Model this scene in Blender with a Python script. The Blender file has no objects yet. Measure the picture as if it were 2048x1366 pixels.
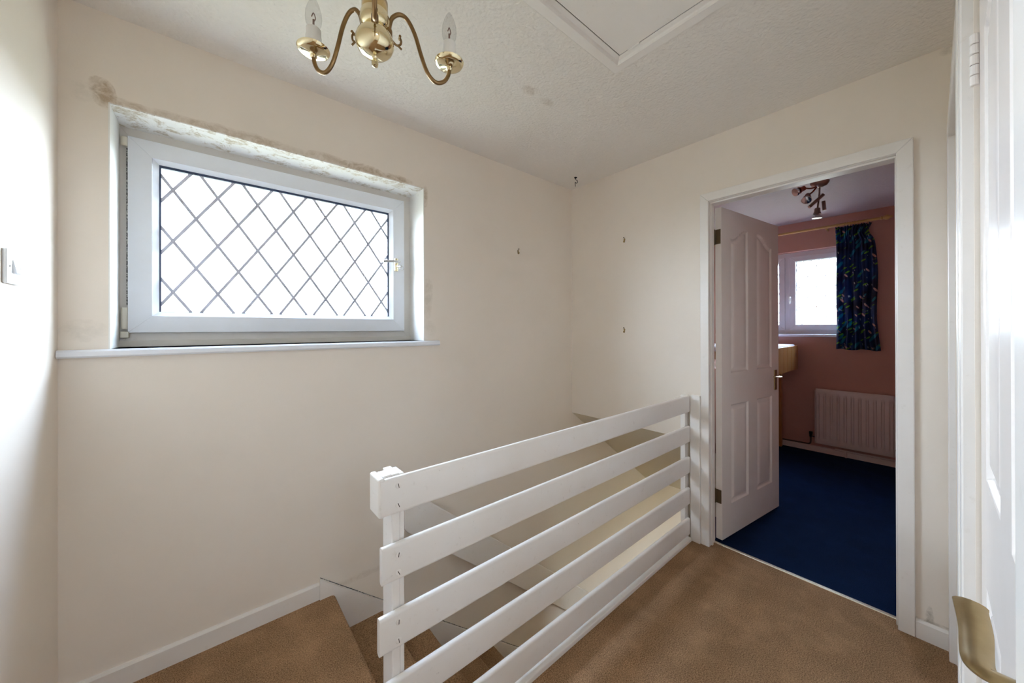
import bpy, bmesh, math, random
from mathutils import Vector, Matrix
random.seed(7)
S = bpy.context.scene
COL = S.collection
PI = math.pi

# ------------------------------------------------------------------ camera
cam_d = bpy.data.cameras.new('camera')
cam = bpy.data.objects.new('camera', cam_d)
COL.objects.link(cam)
cam_d.sensor_fit = 'HORIZONTAL'
cam_d.sensor_width = 36.0
cam_d.lens = 713.91 * 36.0 / 2048.0
cam_d.shift_y = (655.72 - 683.0) / 2048.0
cam_d.clip_start = 0.01
cam_d.clip_end = 300
_r = Vector((0.76278176, -0.64665166, -0.00236959))
_u = Vector((0.00090034, -0.00260236, 0.99999621))
_f = Vector((0.64665538, 0.762781, 0.00140283))
m = Matrix.Identity(4)
for i in range(3):
    m[i][0] = _r[i]; m[i][1] = _u[i]; m[i][2] = -_f[i]
m.translation = Vector((-2.23, -1.88325, 1.27473))
cam.matrix_world = m
S.camera = cam

# ------------------------------------------------------------------ sky, exposure
world = bpy.data.worlds.new('world'); S.world = world
world.use_nodes = True
bg = world.node_tree.nodes['Background']
bg.inputs['Strength'].default_value = 40.0
_nt = world.node_tree                                # hazy daylight sky, a little bluer and darker overhead
_tc = _nt.nodes.new('ShaderNodeTexCoord'); _sx = _nt.nodes.new('ShaderNodeSeparateXYZ'); _cr = _nt.nodes.new('ShaderNodeValToRGB')
_nt.links.new(_tc.outputs['Generated'], _sx.inputs[0]); _nt.links.new(_sx.outputs['Z'], _cr.inputs[0]); _nt.links.new(_cr.outputs[0], bg.inputs['Color'])
_e = _cr.color_ramp.elements
_e[0].position = 0.0; _e[0].color = (.78, .88, 1.04, 1)
_e[1].position = 1.0; _e[1].color = (.42, .58, .90, 1)
for _p, _c in ((.12, (.86, .98, 1.16, 1)), (.5, (.80, .95, 1.18, 1)), (.75, (.58, .74, 1.04, 1))):
    _n = _cr.color_ramp.elements.new(_p); _n.color = _c
sun_d = bpy.data.lights.new('sun', 'SUN')          # shines on the far side of the house, through the added glazed front door into the hall below
sun_d.energy = 90.0; sun_d.color = (1.0, .83, .66); sun_d.angle = math.radians(.6)
sun = bpy.data.objects.new('sun', sun_d); COL.objects.link(sun)
sun.rotation_euler = Vector((.90, .45, -.90)).to_track_quat('-Z', 'Y').to_euler()
# portals in the four glazed openings: they give off no light of their own, they only guide the sampling of the sky
def portal(name, loc, direction, w, h):
    d = bpy.data.lights.new(name, 'AREA'); d.shape = 'RECTANGLE'; d.size = w; d.size_y = h; d.energy = 1.0
    d.cycles.is_portal = True
    o = bpy.data.objects.new(name, d); COL.objects.link(o); o.location = loc
    o.rotation_euler = Vector(direction).to_track_quat('-Z', 'Z').to_euler()
portal('sky_portal', (-1.907, .33, 1.65), (0, -1, 0), 1.22, .90)
portal('sky_portal', (2.81, -.815, 1.65), (-1, 0, 0), 1.25, .90)
portal('sky_portal', (-2.235, -3.06, 1.73), (0, 1, 0), .34, .36)
portal('sky_portal', (1.175, -2.91, -1.07), (0, 1, 0), .52, 1.05)
S.view_settings.view_transform = 'Standard'
S.view_settings.look = 'None'
S.view_settings.gamma = 1.0
S.view_settings.use_curve_mapping = False
S.view_settings.exposure = 0.0
S.cycles.max_bounces = 14
S.cycles.diffuse_bounces = 8

# ------------------------------------------------------------------ materials
MATS = {}
class NT:
    """tiny node-tree helper"""
    def __init__(s, name):
        s.m = bpy.data.materials.new(name); s.m.use_nodes = True
        s.t = s.m.node_tree; s.n = s.t.nodes; s.l = s.t.links
        s.b = s.n['Principled BSDF']
        MATS[name] = s.m
        s._pos = None
    def node(s, typ, **kw):
        n = s.n.new(typ)
        for k, v in kw.items(): setattr(n, k, v)
        return n
    def put(s, sock, v):
        if isinstance(v, bpy.types.NodeSocket): s.l.new(v, sock)
        elif isinstance(v, (tuple, list)) and len(v) == 3 and sock.type == 'RGBA': sock.default_value = (*v, 1)
        else: sock.default_value = v
    @property
    def pos(s):
        if s._pos is None: s._pos = s.node('ShaderNodeTexCoord').outputs['Object']
        return s._pos
    def math(s, op, a, b=0.0, c=None, clamp=False):
        n = s.node('ShaderNodeMath', operation=op, use_clamp=clamp)
        s.put(n.inputs[0], a); s.put(n.inputs[1], b)
        if c is not None: s.put(n.inputs[2], c)
        return n.outputs[0]
    def noise(s, scale, detail=3, rough=.5, vec=None, out='Fac', dist=0.0):
        n = s.node('ShaderNodeTexNoise')
        n.inputs['Scale'].default_value = scale; n.inputs['Detail'].default_value = detail
        n.inputs['Roughness'].default_value = rough; n.inputs['Distortion'].default_value = dist
        s.l.new(vec if vec is not None else s.pos, n.inputs['Vector'])
        return n.outputs[out]
    def voro(s, scale, feature='F1', out='Distance', vec=None):
        n = s.node('ShaderNodeTexVoronoi', feature=feature)
        n.inputs['Scale'].default_value = scale
        s.l.new(vec if vec is not None else s.pos, n.inputs['Vector'])
        return n.outputs[out]
    def ramp(s, v, a, b, ca=(0,0,0), cb=(1,1,1)):
        n = s.node('ShaderNodeValToRGB')
        n.color_ramp.elements[0].position = a; n.color_ramp.elements[0].color = (*ca, 1)
        n.color_ramp.elements[1].position = b; n.color_ramp.elements[1].color = (*cb, 1)
        s.put(n.inputs[0], v)
        return n.outputs[0]
    def mix(s, f, a, b, blend='MIX'):
        n = s.node('ShaderNodeMix', data_type='RGBA', blend_type=blend)
        s.put(n.inputs[0], f); s.put(n.inputs[6], a); s.put(n.inputs[7], b)
        return n.outputs[2]
    def mapping(s, scale=(1,1,1), loc=(0,0,0), rot=(0,0,0)):
        n = s.node('ShaderNodeMapping')
        n.inputs['Scale'].default_value = scale; n.inputs['Location'].default_value = loc
        n.inputs['Rotation'].default_value = rot
        s.l.new(s.pos, n.inputs['Vector'])
        return n.outputs[0]
    def leafmap(s, rot, scale, loc=(0, 0, 0)):
        a = s.mapping(rot=(rot, 0, 0))
        n = s.node('ShaderNodeMapping'); n.inputs['Scale'].default_value = scale; n.inputs['Location'].default_value = loc
        s.l.new(a, n.inputs['Vector']); return n.outputs[0]
    def xyz(s):
        n = s.node('ShaderNodeSeparateXYZ'); s.l.new(s.pos, n.inputs[0]); return n.outputs
    def bump(s, h, strength=.3, dist=.002):
        n = s.node('ShaderNodeBump')
        n.inputs['Strength'].default_value = strength; n.inputs['Distance'].default_value = dist
        s.put(n.inputs['Height'], h); s.l.new(n.outputs[0], s.b.inputs['Normal'])
    def set(s, **kw):
        for k, v in kw.items(): s.put(s.b.inputs[k.replace('_', ' ')], v)
        return s

def simple(name, col, rough=.5, metal=0.0, **kw):
    t = NT(name); t.set(Base_Color=col, Roughness=rough, Metallic=metal, **kw); return t

WALLC = (0.85, 0.775, 0.69)
def wallpaint(name, col, blobs=(), plane='xz', ceiling=False):
    t = NT(name)
    n1 = t.noise(2.2, 4, .6); n2 = t.noise(14, 4, .6)
    c = t.mix(t.ramp(n1, .3, .75), col, tuple(v*f for v, f in zip(col, (.96, .955, .94))))
    c = t.mix(t.math('MULTIPLY', t.ramp(n2, .58, .8), .10), c, tuple(v*.80 for v in col))
    if blobs:
        X = t.xyz(); ia, ib = ('XYZ'.index(plane[0].upper()), 'XYZ'.index(plane[1].upper()))
        nz = t.noise(26, 6, .68, dist=.8); nf = t.noise(90, 5, .7)
        nb = t.noise(9, 4, .6)
        for (a, b, ra, rb, s_, sc) in blobs:
            da = t.math('DIVIDE', t.math('SUBTRACT', X[ia], a), ra)
            db = t.math('DIVIDE', t.math('SUBTRACT', X[ib], b), rb)
            d = t.math('SQRT', t.math('ADD', t.math('MULTIPLY', da, da), t.math('MULTIPLY', db, db)))
            e = t.math('ADD', t.math('SUBTRACT', 1.0, d), t.math('MULTIPLY', t.math('SUBTRACT', nb, .5), 1.3))
            fill = t.math('MULTIPLY', t.ramp(e, -.1, .5), t.ramp(nz, .30, .60))
            rim = t.math('SUBTRACT', 1.0, t.math('MULTIPLY', t.math('ABSOLUTE', t.math('SUBTRACT', e, .12)), 9.0), clamp=True)
            k = t.math('ADD', t.math('MULTIPLY', fill, .75), t.math('MULTIPLY', t.math('MULTIPLY', rim, t.ramp(nz, .45, .6)), .22), clamp=True)
            k = t.math('MULTIPLY', k, t.math('MULTIPLY_ADD', nf, 1.0, .45, clamp=True))
            c = t.mix(t.math('MULTIPLY', k, s_), c, sc)
    t.set(Base_Color=c, Roughness=.62)
    if ceiling:
        v = t.voro(85, 'SMOOTH_F1'); v2 = t.noise(60, 4, .6)
        t.bump(t.math('ADD', t.math('MULTIPLY', v, -.7), v2), .6, .005)
    else:
        t.bump(t.noise(160, 3, .6), .12, .0015)
    return t

BR = (.34, .22, .10); GR = (.55, .48, .38); DK = (.20, .17, .12)
wallpaint('paint_window_wall', WALLC, [
    (-2.515, 2.105, .035, .05, .95, BR), (-2.47, 2.089, .07, .016, .6, BR), (-2.33, 2.085, .13, .022, .55, BR),
    (-2.15, 2.088, .16, .026, .6, BR), (-1.98, 2.09, .12, .022, .45, BR), (-1.80, 2.096, .09, .025, .6, BR),
    (-1.63, 2.095, .12, .026, .95, BR), (-1.45, 2.09, .10, .022, .9, BR), (-1.285, 2.03, .02, .07, .7, BR),
    (-1.268, 1.47, .032, .15, .65, GR), (-1.255, 1.27, .04, .06, .4, GR),
    (-2.555, 1.27, .06, .04, .22, DK), (-2.56, 2.09, .04, .04, .2, DK), (-1.9, .02, .5, .02, .35, BR)], 'xz')
wallpaint('paint_wall', WALLC)
wallpaint('paint_door_wall', WALLC, [(-1.872, .09, .012, .05, .8, DK), (-1.93, 2.37, .03, .02, .5, DK), (-1.9, .075, .08, .012, .6, DK)], 'yz')
wallpaint('paint_ceiling', (.83, .79, .745), [(-1.085, -.665, .055, .035, .75, (.50, .42, .33)), (-.96, -.655, .05, .03, .55, (.52, .45, .36))], 'xy', True)
wallpaint('paint_pink', (.53, .285, .225))
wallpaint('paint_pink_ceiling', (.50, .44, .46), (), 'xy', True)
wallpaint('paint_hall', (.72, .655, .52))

def gloss(name, col, rough=.28, dirt=.25, wear=0.0):
    t = NT(name)
    n = t.noise(6, 4, .6); f = t.noise(38, 5, .65)
    c = t.mix(t.ramp(n, .3, .8), col, (col[0]*.965, col[1]*.95, col[2]*.92))
    c = t.mix(t.math('MULTIPLY', t.ramp(f, .62, .82), dirt), c, (.45, .38, .28))
    if wear:
        w = t.noise(60, 6, .75)
        c = t.mix(t.math('MULTIPLY', t.ramp(w, .66, .70), wear), c, (.20, .16, .12))
    t.set(Base_Color=c, Roughness=rough)
    t.bump(t.noise(30, 2, .5), .05, .002)
    return t
gloss('gloss_white', (.85, .815, .78))
gloss('gloss_rail', (.86, .83, .80), .3, .35, .5)
gloss('gloss_door', (.86, .81, .78), .22, .08)
gloss('gloss_pink_white', (.72, .60, .56), .35, .1)
gloss('upvc', (.83, .86, .92), .25, .04)  # bluish tint of lens veil round the window is put into the white
gloss('sill_board', (.83, .86, .92), .3, .06)
t = gloss('reveal_plaster', (.84, .83, .80), .55, .5)
# flaking paint on the reveal
t = NT('reveal_flaking')
n = t.noise(16, 6, .7, dist=.7); n2 = t.noise(60, 5, .7)
c = t.mix(t.math('MULTIPLY', t.ramp(n, .50, .56), t.ramp(n2, .35, .6)), (.86, .85, .83), (.52, .44, .33))
t.set(Base_Color=c, Roughness=.6); t.bump(n, .5, .004)
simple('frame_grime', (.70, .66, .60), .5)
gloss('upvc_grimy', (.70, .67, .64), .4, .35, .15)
simple('hinge_cream', (.74, .70, .60), .4)
t = NT('mould'); t.set(Base_Color=t.mix(t.ramp(t.noise(140, 4, .7), .42, .52), (.62, .59, .55), (.03, .03, .03)), Roughness=.8)
simple('gasket', (.03, .05, .11), .35)
simple('lead', (.55, .55, .64), .45)  # paler than bare lead: glare from the sky is put into the colour
simple('crack_dark', (.05, .035, .02), .8)
simple('black_iron', (.012, .012, .012), .4, .5)
simple('white_plastic', (.82, .83, .85), .3)
simple('chrome', (.75, .75, .76), .12, 1.0)
simple('aluminium_strip', (.78, .74, .62), .25, 1.0)
simple('copper_pipe', (.10, .06, .045), .4, .3)
t = NT('brass')
c = t.mix(t.noise(25, 4, .6), (.80, .62, .30), (.62, .44, .20))
t.set(Base_Color=c, Metallic=1.0, Roughness=.16)
t = NT('brass_old')
c = t.mix(t.noise(25, 4, .6), (.36, .235, .11), (.22, .14, .07))
t.set(Base_Color=c, Metallic=1.0, Roughness=.3)
t = NT('brass_pale')
t.set(Base_Color=(.86, .76, .50), Metallic=1.0, Roughness=.10)
t = NT('brass_satin')
t.set(Base_Color=t.mix(t.noise(40, 4, .6), (.44, .33, .17), (.27, .19, .09)), Metallic=1.0, Roughness=.33)
simple('hinge_bronze', (.16, .12, .07), .45, .7)
simple('candle_tube', (.84, .83, .80), .5)
simple('spot_red', (.25, .05, .03), .35, .3)
simple('spot_metal', (.30, .20, .17), .3, .8)

def carpet(name, c1, c2, scale=330, sheen=.15):
    t = NT(name)
    n = t.noise(scale, 3, .8); w = t.noise(3.2, 4, .6); w2 = t.noise(9, 3, .5)
    c = t.mix(t.ramp(n, .32, .68), c1, c2)
    c = t.mix(t.math('MULTIPLY', t.ramp(w, .4, .75), .35), c, tuple(v*.62 for v in c1))
    c = t.mix(t.math('MULTIPLY', t.ramp(w2, .5, .8), .25), c, tuple(v*1.15 for v in c2))
    t.set(Base_Color=c, Roughness=.95)
    t.b.inputs['Specular IOR Level'].default_value = .05
    t.b.inputs['Sheen Weight'].default_value = sheen
    t.b.inputs['Sheen Roughness'].default_value = .5
    t.bump(n, .9, .006)
    return t
carpet('carpet_brown', (.12, .060, .026), (.74, .46, .255), scale=230, sheen=.03)
carpet('carpet_blue', (.003, .010, .036), (.010, .032, .10), sheen=0.0)
t = NT('pine')
vec = t.mapping((7, 7, 1.2))
n = t.noise(3, 5, .6, vec, dist=1.5)
kn = t.voro(3.0)
c = t.mix(t.ramp(n, .35, .7), (.36, .165, .045), (.50, .25, .08))
c = t.mix(t.ramp(kn, .05, .12, (1,1,1), (0,0,0)), c, (.20, .09, .03))
t.set(Base_Color=c, Roughness=.35)
t = NT('pine_pole'); t.set(Base_Color=t.mix(t.noise(20, 4), (.60, .36, .12), (.48, .27, .08)), Roughness=.35)
simple('blue_cover', (.55, .58, .72), .8)
# printed curtain
t = NT('curtain_print')
base = t.mix(t.ramp(t.noise(6, 2), .35, .7), (.006, .010, .040), (.010, .050, .17))
vec = t.leafmap(.6, (1, 34, 13))
vec2 = t.leafmap(-.5, (1, 30, 9), (3, 1, 4))
vec3 = t.leafmap(.2, (1, 60, 20), (7, 2, 1))
vec4 = t.leafmap(-.9, (1, 44, 15), (2, 5, 3))
def leaf(vec, thr, colour, c, seed):
    d = t.voro(1.0, out='Distance', vec=vec)
    cc = t.node('ShaderNodeSeparateColor'); t.l.new(t.voro(1.0, out='Color', vec=vec), cc.inputs[0])
    k = t.math('MULTIPLY', t.math('LESS_THAN', d, thr), t.math('GREATER_THAN', cc.outputs[seed], .52))
    return t.mix(k, c, colour)
c = leaf(vec2, .36, (.02, .17, .26), base, 1)
c = leaf(vec, .30, (.50, .32, .30), c, 0)
c = leaf(vec4, .30, (.13, .30, .04), c, 2)
c = leaf(vec3, .24, (.34, .38, .42), c, 0)
t.set(Base_Color=c, Roughness=.45)
tl = t.node('ShaderNodeBsdfTranslucent'); t.put(tl.inputs['Color'], c)
mx = t.node('ShaderNodeMixShader'); mx.inputs[0].default_value = .35
t.l.new(t.b.outputs[0], mx.inputs[1]); t.l.new(tl.outputs[0], mx.inputs[2]); t.l.new(mx.outputs[0], t.n['Material Output'].inputs['Surface'])
# glass: see-through pane with a weak mirror
def pane_mat(name, tint=(1, 1, 1)):
    t = NT(name)
    out = t.n['Material Output']
    tr = t.node('ShaderNodeBsdfTransparent'); tr.inputs[0].default_value = (*tint, 1)
    gl = t.node('ShaderNodeBsdfGlossy'); gl.inputs['Roughness'].default_value = .02
    lw = t.node('ShaderNodeLayerWeight'); lw.inputs['Blend'].default_value = .5
    frv = t.math('MULTIPLY_ADD', t.math('POWER', lw.outputs['Facing'], 5.0), .94, .04)
    mx = t.node('ShaderNodeMixShader')
    t.l.new(frv, mx.inputs[0]); t.l.new(tr.outputs[0], mx.inputs[1]); t.l.new(gl.outputs[0], mx.inputs[2])
    t.l.new(mx.outputs[0], out.inputs['Surface'])
pane_mat('glass', (.96, .98, .97))
pane_mat('bulb_glass', (.93, .93, .93))
t = NT('ground_outside'); t.set(Base_Color=t.mix(t.noise(.6, 4), (.055, .065, .035), (.09, .085, .06)), Roughness=.9)
simple('outer_brick', (.42, .26, .18), .9)

# ------------------------------------------------------------------ mesh helpers
def new_obj(name, bm, mat, parent=None, smooth=False, loc=None, rotz=0.0):
    me = bpy.data.meshes.new(name)
    bmesh.ops.recalc_face_normals(bm, faces=bm.faces)
    bm.to_mesh(me); bm.free()
    if smooth:
        for p in me.polygons: p.use_smooth = True
        me.set_sharp_from_angle(angle=math.radians(42))
    o = bpy.data.objects.new(name, me)
    COL.objects.link(o)
    me.materials.append(MATS[mat])
    if parent: o.parent = parent
    if loc is not None: o.location = loc
    o.rotation_euler.z = rotz
    return o
def B(): return bmesh.new()
def box(bm, x0, x1, y0, y1, z0, z1, bev=0.0, seg=2):
    vs = [bm.verts.new((x, y, z)) for x in (x0, x1) for y in (y0, y1) for z in (z0, z1)]
    q = [(0,1,3,2), (4,6,7,5), (0,4,5,1), (2,3,7,6), (0,2,6,4), (1,5,7,3)]
    fs = [bm.faces.new([vs[i] for i in f]) for f in q]
    if bev:
        es = list({e for f in fs for e in f.edges})
        bmesh.ops.bevel(bm, geom=es, offset=bev, segments=seg, profile=.5, affect='EDGES')
    return bm
def prism(bm, pts, a0, a1, axis='y'):
    """polygon in the plane normal to axis, extruded from a0 to a1"""
    def P(p, a):
        return {'y': (p[0], a, p[1]), 'x': (a, p[0], p[1]), 'z': (p[0], p[1], a)}[axis]
    A = [bm.verts.new(P(p, a0)) for p in pts]; C = [bm.verts.new(P(p, a1)) for p in pts]
    n = len(pts)
    bm.faces.new(A); bm.faces.new(C[::-1])
    for i in range(n): bm.faces.new((A[i], A[(i+1) % n], C[(i+1) % n], C[i]))
    return bm
def lathe(bm, prof, n=28, c=(0, 0, 0), M=None):
    rings = []
    for r, z in prof:
        ring = []
        for i in range(n):
            a = 2*PI*i/n
            v = Vector((r*math.cos(a), r*math.sin(a), z))
            if M: v = M @ v
            ring.append(bm.verts.new(v + Vector(c)))
        rings.append(ring)
    for a, b in zip(rings, rings[1:]):
        for i in range(n): bm.faces.new((a[i], a[(i+1) % n], b[(i+1) % n], b[i]))
    bm.faces.new(rings[0]); bm.faces.new(rings[-1][::-1])
    return bm
def catmull(pts, k=6):
    P = [Vector(p) for p in pts]; out = []
    for i in range(len(P)-1):
        p0 = P[max(i-1, 0)]; p1 = P[i]; p2 = P[i+1]; p3 = P[min(i+2, len(P)-1)]
        for j in range(k):
            t = j/k
            out.append(.5*((2*p1)+(p2-p0)*t+(2*p0-5*p1+4*p2-p3)*t*t+(3*p1-p0-3*p2+p3)*t**3))
    out.append(P[-1]); return out
def tube(bm, pts, r, n=10, k=6, flat=None, smoothpath=True):
    path = catmull(pts, k) if smoothpath and len(pts) > 2 else [Vector(p) for p in pts]
    N = len(path); rings = []
    T0 = (path[1]-path[0]).normalized()
    up = Vector((0, 0, 1)) if abs(T0.z) < .9 else Vector((1, 0, 0))
    nrm = (up - T0*up.dot(T0)).normalized()
    for i, p in enumerate(path):
        T = (path[min(i+1, N-1)]-path[max(i-1, 0)]).normalized()
        nrm = (nrm - T*nrm.dot(T)).normalized()
        bn = T.cross(nrm)
        rr = r[0]+(r[1]-r[0])*i/(N-1) if isinstance(r, tuple) else r
        ra, rb = (rr, rr) if flat is None else (rr*flat[0], rr*flat[1])
        rings.append([bm.verts.new(p + nrm*(ra*math.cos(2*PI*j/n)) + bn*(rb*math.sin(2*PI*j/n))) for j in range(n)])
    for a, b in zip(rings, rings[1:]):
        for j in range(n): bm.faces.new((a[j], a[(j+1) % n], b[(j+1) % n], b[j]))
    bm.faces.new(rings[0]); bm.faces.new(rings[-1][::-1])
    return bm
def ring_frame(bm, ax, a0, a1, z0, z1, w, d0, d1, bev=0.0):
    """mitred rectangular frame. ax 'y': lies in xz, depth along y; ax 'x': lies in yz, depth along x"""
    O = [(a0, z0), (a1, z0), (a1, z1), (a0, z1)]
    wl, wr, wb, wt = (w, w, w, w) if not isinstance(w, tuple) else w
    I = [(a0+wl, z0+wb), (a1-wr, z0+wb), (a1-wr, z1-wt), (a0+wl, z1-wt)]
    for i in range(4):
        j = (i+1) % 4
        nb = B()
        prism(nb, [O[i], O[j], I[j], I[i]], d0, d1, ax)
        if bev:
            bmesh.ops.bevel(nb, geom=nb.edges[:], offset=bev, segments=2, profile=.5, affect='EDGES')
        me = bpy.data.meshes.new('t'); nb.to_mesh(me); nb.free()
        bm.from_mesh(me); bpy.data.meshes.remove(me)
    return bm
def empty(name, loc=(0, 0, 0), rotz=0.0):
    o = bpy.data.objects.new(name, None); COL.objects.link(o)
    o.location = loc; o.rotation_euler.z = rotz; o.empty_display_size = .05
    return o
def tag(o, label, cat=None, group=None, kind=None):
    o['label'] = label
    if cat: o['category'] = cat
    if group: o['group'] = group
    if kind: o['kind'] = kind
    return o
def struct(name, bm, mat, label=None, parent=None, smooth=False):
    o = new_obj(name, bm, mat, parent, smooth)
    if parent is None: o['kind'] = 'structure'
    if label: o['label'] = label
    return o
def boxes(*L):
    bm = B()
    for b in L: box(bm, *b)
    return bm

H = 2.389
XW = -2.615      # left wall
YS = -1.938      # wall behind the near doors
GF = -2.561      # ground floor
RISE, GO, N0 = .197, .2385, -1.768

# ------------------------------------------------------------------ outside
bm = B()
g = 16
vs = [bm.verts.new((80*math.cos(2*PI*i/g), 80*math.sin(2*PI*i/g), GF-.35)) for i in range(g)]
bm.faces.new(vs)
struct('ground', bm, 'ground_outside', 'open ground outside the house')

# ------------------------------------------------------------------ landing shell
RX0, RX1, RZ0, RZ1 = -2.501, -1.293, 1.205, 2.077
wall_n = struct('wall_north', boxes(
    (XW-.1, RX0, 0, .32, GF, H+.1), (RX1, 2.45, 0, .32, GF, H+.1),
    (RX0, RX1, 0, .32, GF, RZ0), (RX0, RX1, 0, .32, RZ1, H+.1)), 'paint_window_wall',
    'cream plaster wall with the leaded window and brown damp stains')
rv = struct('reveal_head', boxes((RX0, RX1, -.001, .195, RZ1-.003, RZ1+.001)), 'reveal_flaking', 'flaking white paint under the window head', wall_n)
struct('reveal_jamb', boxes((RX0-.001, RX0+.003, -.001, .195, RZ0, RZ1)), 'reveal_plaster', None, wall_n)
struct('reveal_jamb', boxes((RX1-.003, RX1+.001, -.001, .195, RZ0, RZ1)), 'reveal_plaster', None, wall_n)
struct('wall_west', boxes((XW-.1, XW, -3.0, 0, -.25, H+.1)), 'paint_wall', 'cream side wall carrying the light switch')
# wall with the bedroom doorway
DY0, DY1, DZ = -1.028, -1.794, 2.022
struct('wall_east', boxes(
    (0, .1, -.93, 0, .597, H+.1), (0, .1, DY0, -.93, -.23, H+.1),
    (0, .1, DY1, DY0, DZ, H+.1), (0, .1, YS-.1, DY1, -.23, H+.1)), 'paint_door_wall',
    'cream wall holding the bedroom doorway and two picture hooks')
# wall with two closed doors beside the camera
NX0, NX1 = -1.795, -1.047      # near door opening
FX0, FX1 = -.835, -.085        # far door opening
struct('wall_south', boxes(
    (FX1, 0, YS-.1, YS, -.23, H+.1), (NX1, FX0, YS-.1, YS, -.23, H+.1), (-1.86, NX0, YS-.1, YS, -.23, H+.1),
    (NX0, NX1, YS-.1, YS, 2.0, H+.1), (FX0, FX1, YS-.1, YS, 2.0, H+.1),
    (-1.86, -1.76, -2.95, YS-.1, -.23, H+.1)), 'paint_wall', 'cream wall holding two white panelled doors')
# the passage behind the camera ends in a wall; its small window is added as fill
struct('wall_passage', boxes((XW-.1, -2.40, -3.05, -2.95, -.1, H+.1), (-2.07, -1.76, -3.05, -2.95, -.1, H+.1),
                             (-2.40, -2.07, -3.05, -2.95, -.1, 1.56), (-2.40, -2.07, -3.05, -2.95, 1.90, H+.1)), 'paint_wall', 'cream wall with an added small window closing the passage')
w3 = struct('fill_window', ring_frame(B(), 'y', -2.40, -2.07, 1.56, 1.90, .05, -3.04, -2.98), 'upvc', 'small white framed window added at the passage end for fill light')  # unseen window, put in to lift the light on railing and wall
struct('glass_pane', boxes((-2.352, -2.118, -3.012, -3.008, 1.608, 1.852)), 'glass', None, w3)
struct('south_light_block', boxes((-1.76, .1, -2.12, YS-.102, -.05, H+.1)), 'paint_wall', 'added slab behind the closed doors, blocking daylight')  # unseen slab, added to stop daylight leaking round the closed doors

struct('ceiling', boxes((XW-.1, .1, -3.0, 0, H, H+.1)), 'paint_ceiling', 'stippled off-white ceiling')
struct('floor', boxes((XW-.1, N0-.08, -3.0, 0, -.22, 0), (N0-.08, .066, YS-.05, -.93, -.22, 0), (N0-.08, N0-.005, -.93, -.9045, -.22, 0)), 'carpet_brown', 'brown carpet of the landing')

# baseboards
def board(name, a0, a1, d0, d1, h, ax, mat='gloss_white', label=None):
    """skirting: ax 'x' runs along x, body between y d0..d1; ax 'y' runs along y"""
    bm = B()
    if ax == 'x':
        prism(bm, [(d0, 0), (d1, 0), (d1, h-.008), (d1-(d1-d0)*.5, h), (d0, h)], a0, a1, 'x')
    else:
        prism(bm, [(d0, 0), (d1, 0), (d1, h-.008), (d1-(d1-d0)*.5, h), (d0, h)], a0, a1, 'y')
    return struct(name, bm, mat, label)
board('baseboard_north', XW, -1.835, 0, -.014, .075, 'x', label='white baseboard under the landing window')
bm = B(); prism(bm, [(0, 0), (-.014, 0), (-.014, .066), (-.006, .074), (0, .074)], -1.92, -1.834, 'y')
struct('baseboard_east', bm, 'gloss_white', 'short white baseboard beside the bedroom doorway')
board('baseboard_west', -2.95, -.014, XW, XW+.014, .075, 'y', label='white baseboard under the light switch')

# ------------------------------------------------------------------ window_1 (leaded)
w1 = empty('window_1', ((RX0+RX1)/2, .19, RZ0)); tag(w1, 'white framed landing window with diamond lead glazing and lever handle', kind='structure')
def wpart(name, bm, mat, smooth=False, parent=None, lab=None):
    o = new_obj(name, bm, mat, None, smooth)
    o.parent = parent or w1
    if parent is None: o.matrix_parent_inverse = Matrix.Translation(w1.location).inverted()
    if lab: o['label'] = lab
    return o
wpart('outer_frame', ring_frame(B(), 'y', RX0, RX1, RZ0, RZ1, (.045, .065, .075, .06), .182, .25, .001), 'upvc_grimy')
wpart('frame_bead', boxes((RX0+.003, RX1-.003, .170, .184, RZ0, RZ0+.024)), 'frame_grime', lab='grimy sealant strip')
wpart('mould_line', boxes((-2.4795, -2.4752, .172, .1835, 1.37, 1.99)), 'mould', lab='black mould spots along the sash edge')
SX0, SX1, SZ0, SZ1 = -2.475, -1.339, 1.261, 2.038
sash = wpart('sash', ring_frame(B(), 'y', SX0, SX1, SZ0, SZ1, .068, .165, .235, .001), 'upvc')
bm = B()
gx0, gx1, gz0, gz1 = -2.388, -1.425, 1.346, 1.954
o_, i_ = .018, 0
O = [(gx0-o_, gz0-o_), (gx1+o_, gz0-o_), (gx1+o_, gz1+o_), (gx0-o_, gz1+o_)]
I = [(gx0, gz0), (gx1, gz0), (gx1, gz1), (gx0, gz1)]
for i in range(4):
    j = (i+1) % 4
    a = [bm.verts.new((O[i][0], .1665, O[i][1])), bm.verts.new((O[j][0], .1665, O[j][1])), bm.verts.new((I[j][0], .184, I[j][1])), bm.verts.new((I[i][0], .184, I[i][1]))]
    b = [bm.verts.new((O[i][0], .20, O[i][1])), bm.verts.new((O[j][0], .20, O[j][1])), bm.verts.new((I[j][0], .20, I[j][1])), bm.verts.new((I[i][0], .20, I[i][1]))]
    bm.faces.new(a); bm.faces.new(b[::-1])
    for k in range(4): bm.faces.new((a[k], b[k], b[(k+1) % 4], a[(k+1) % 4]))
wpart('glazing_bead', bm, 'upvc', parent=sash)
wpart('gasket', ring_frame(B(), 'y', gx0-.002, gx1+.002, gz0-.002, gz1+.002, (.008, .010, .004, .012), .186, .202), 'gasket', parent=sash, lab='dark rubber gasket around the glass')
glass = wpart('glass_pane', boxes((gx0-.003, gx1+.003, .193, .197, gz0-.003, gz1+.003)), 'glass', parent=sash)
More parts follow.
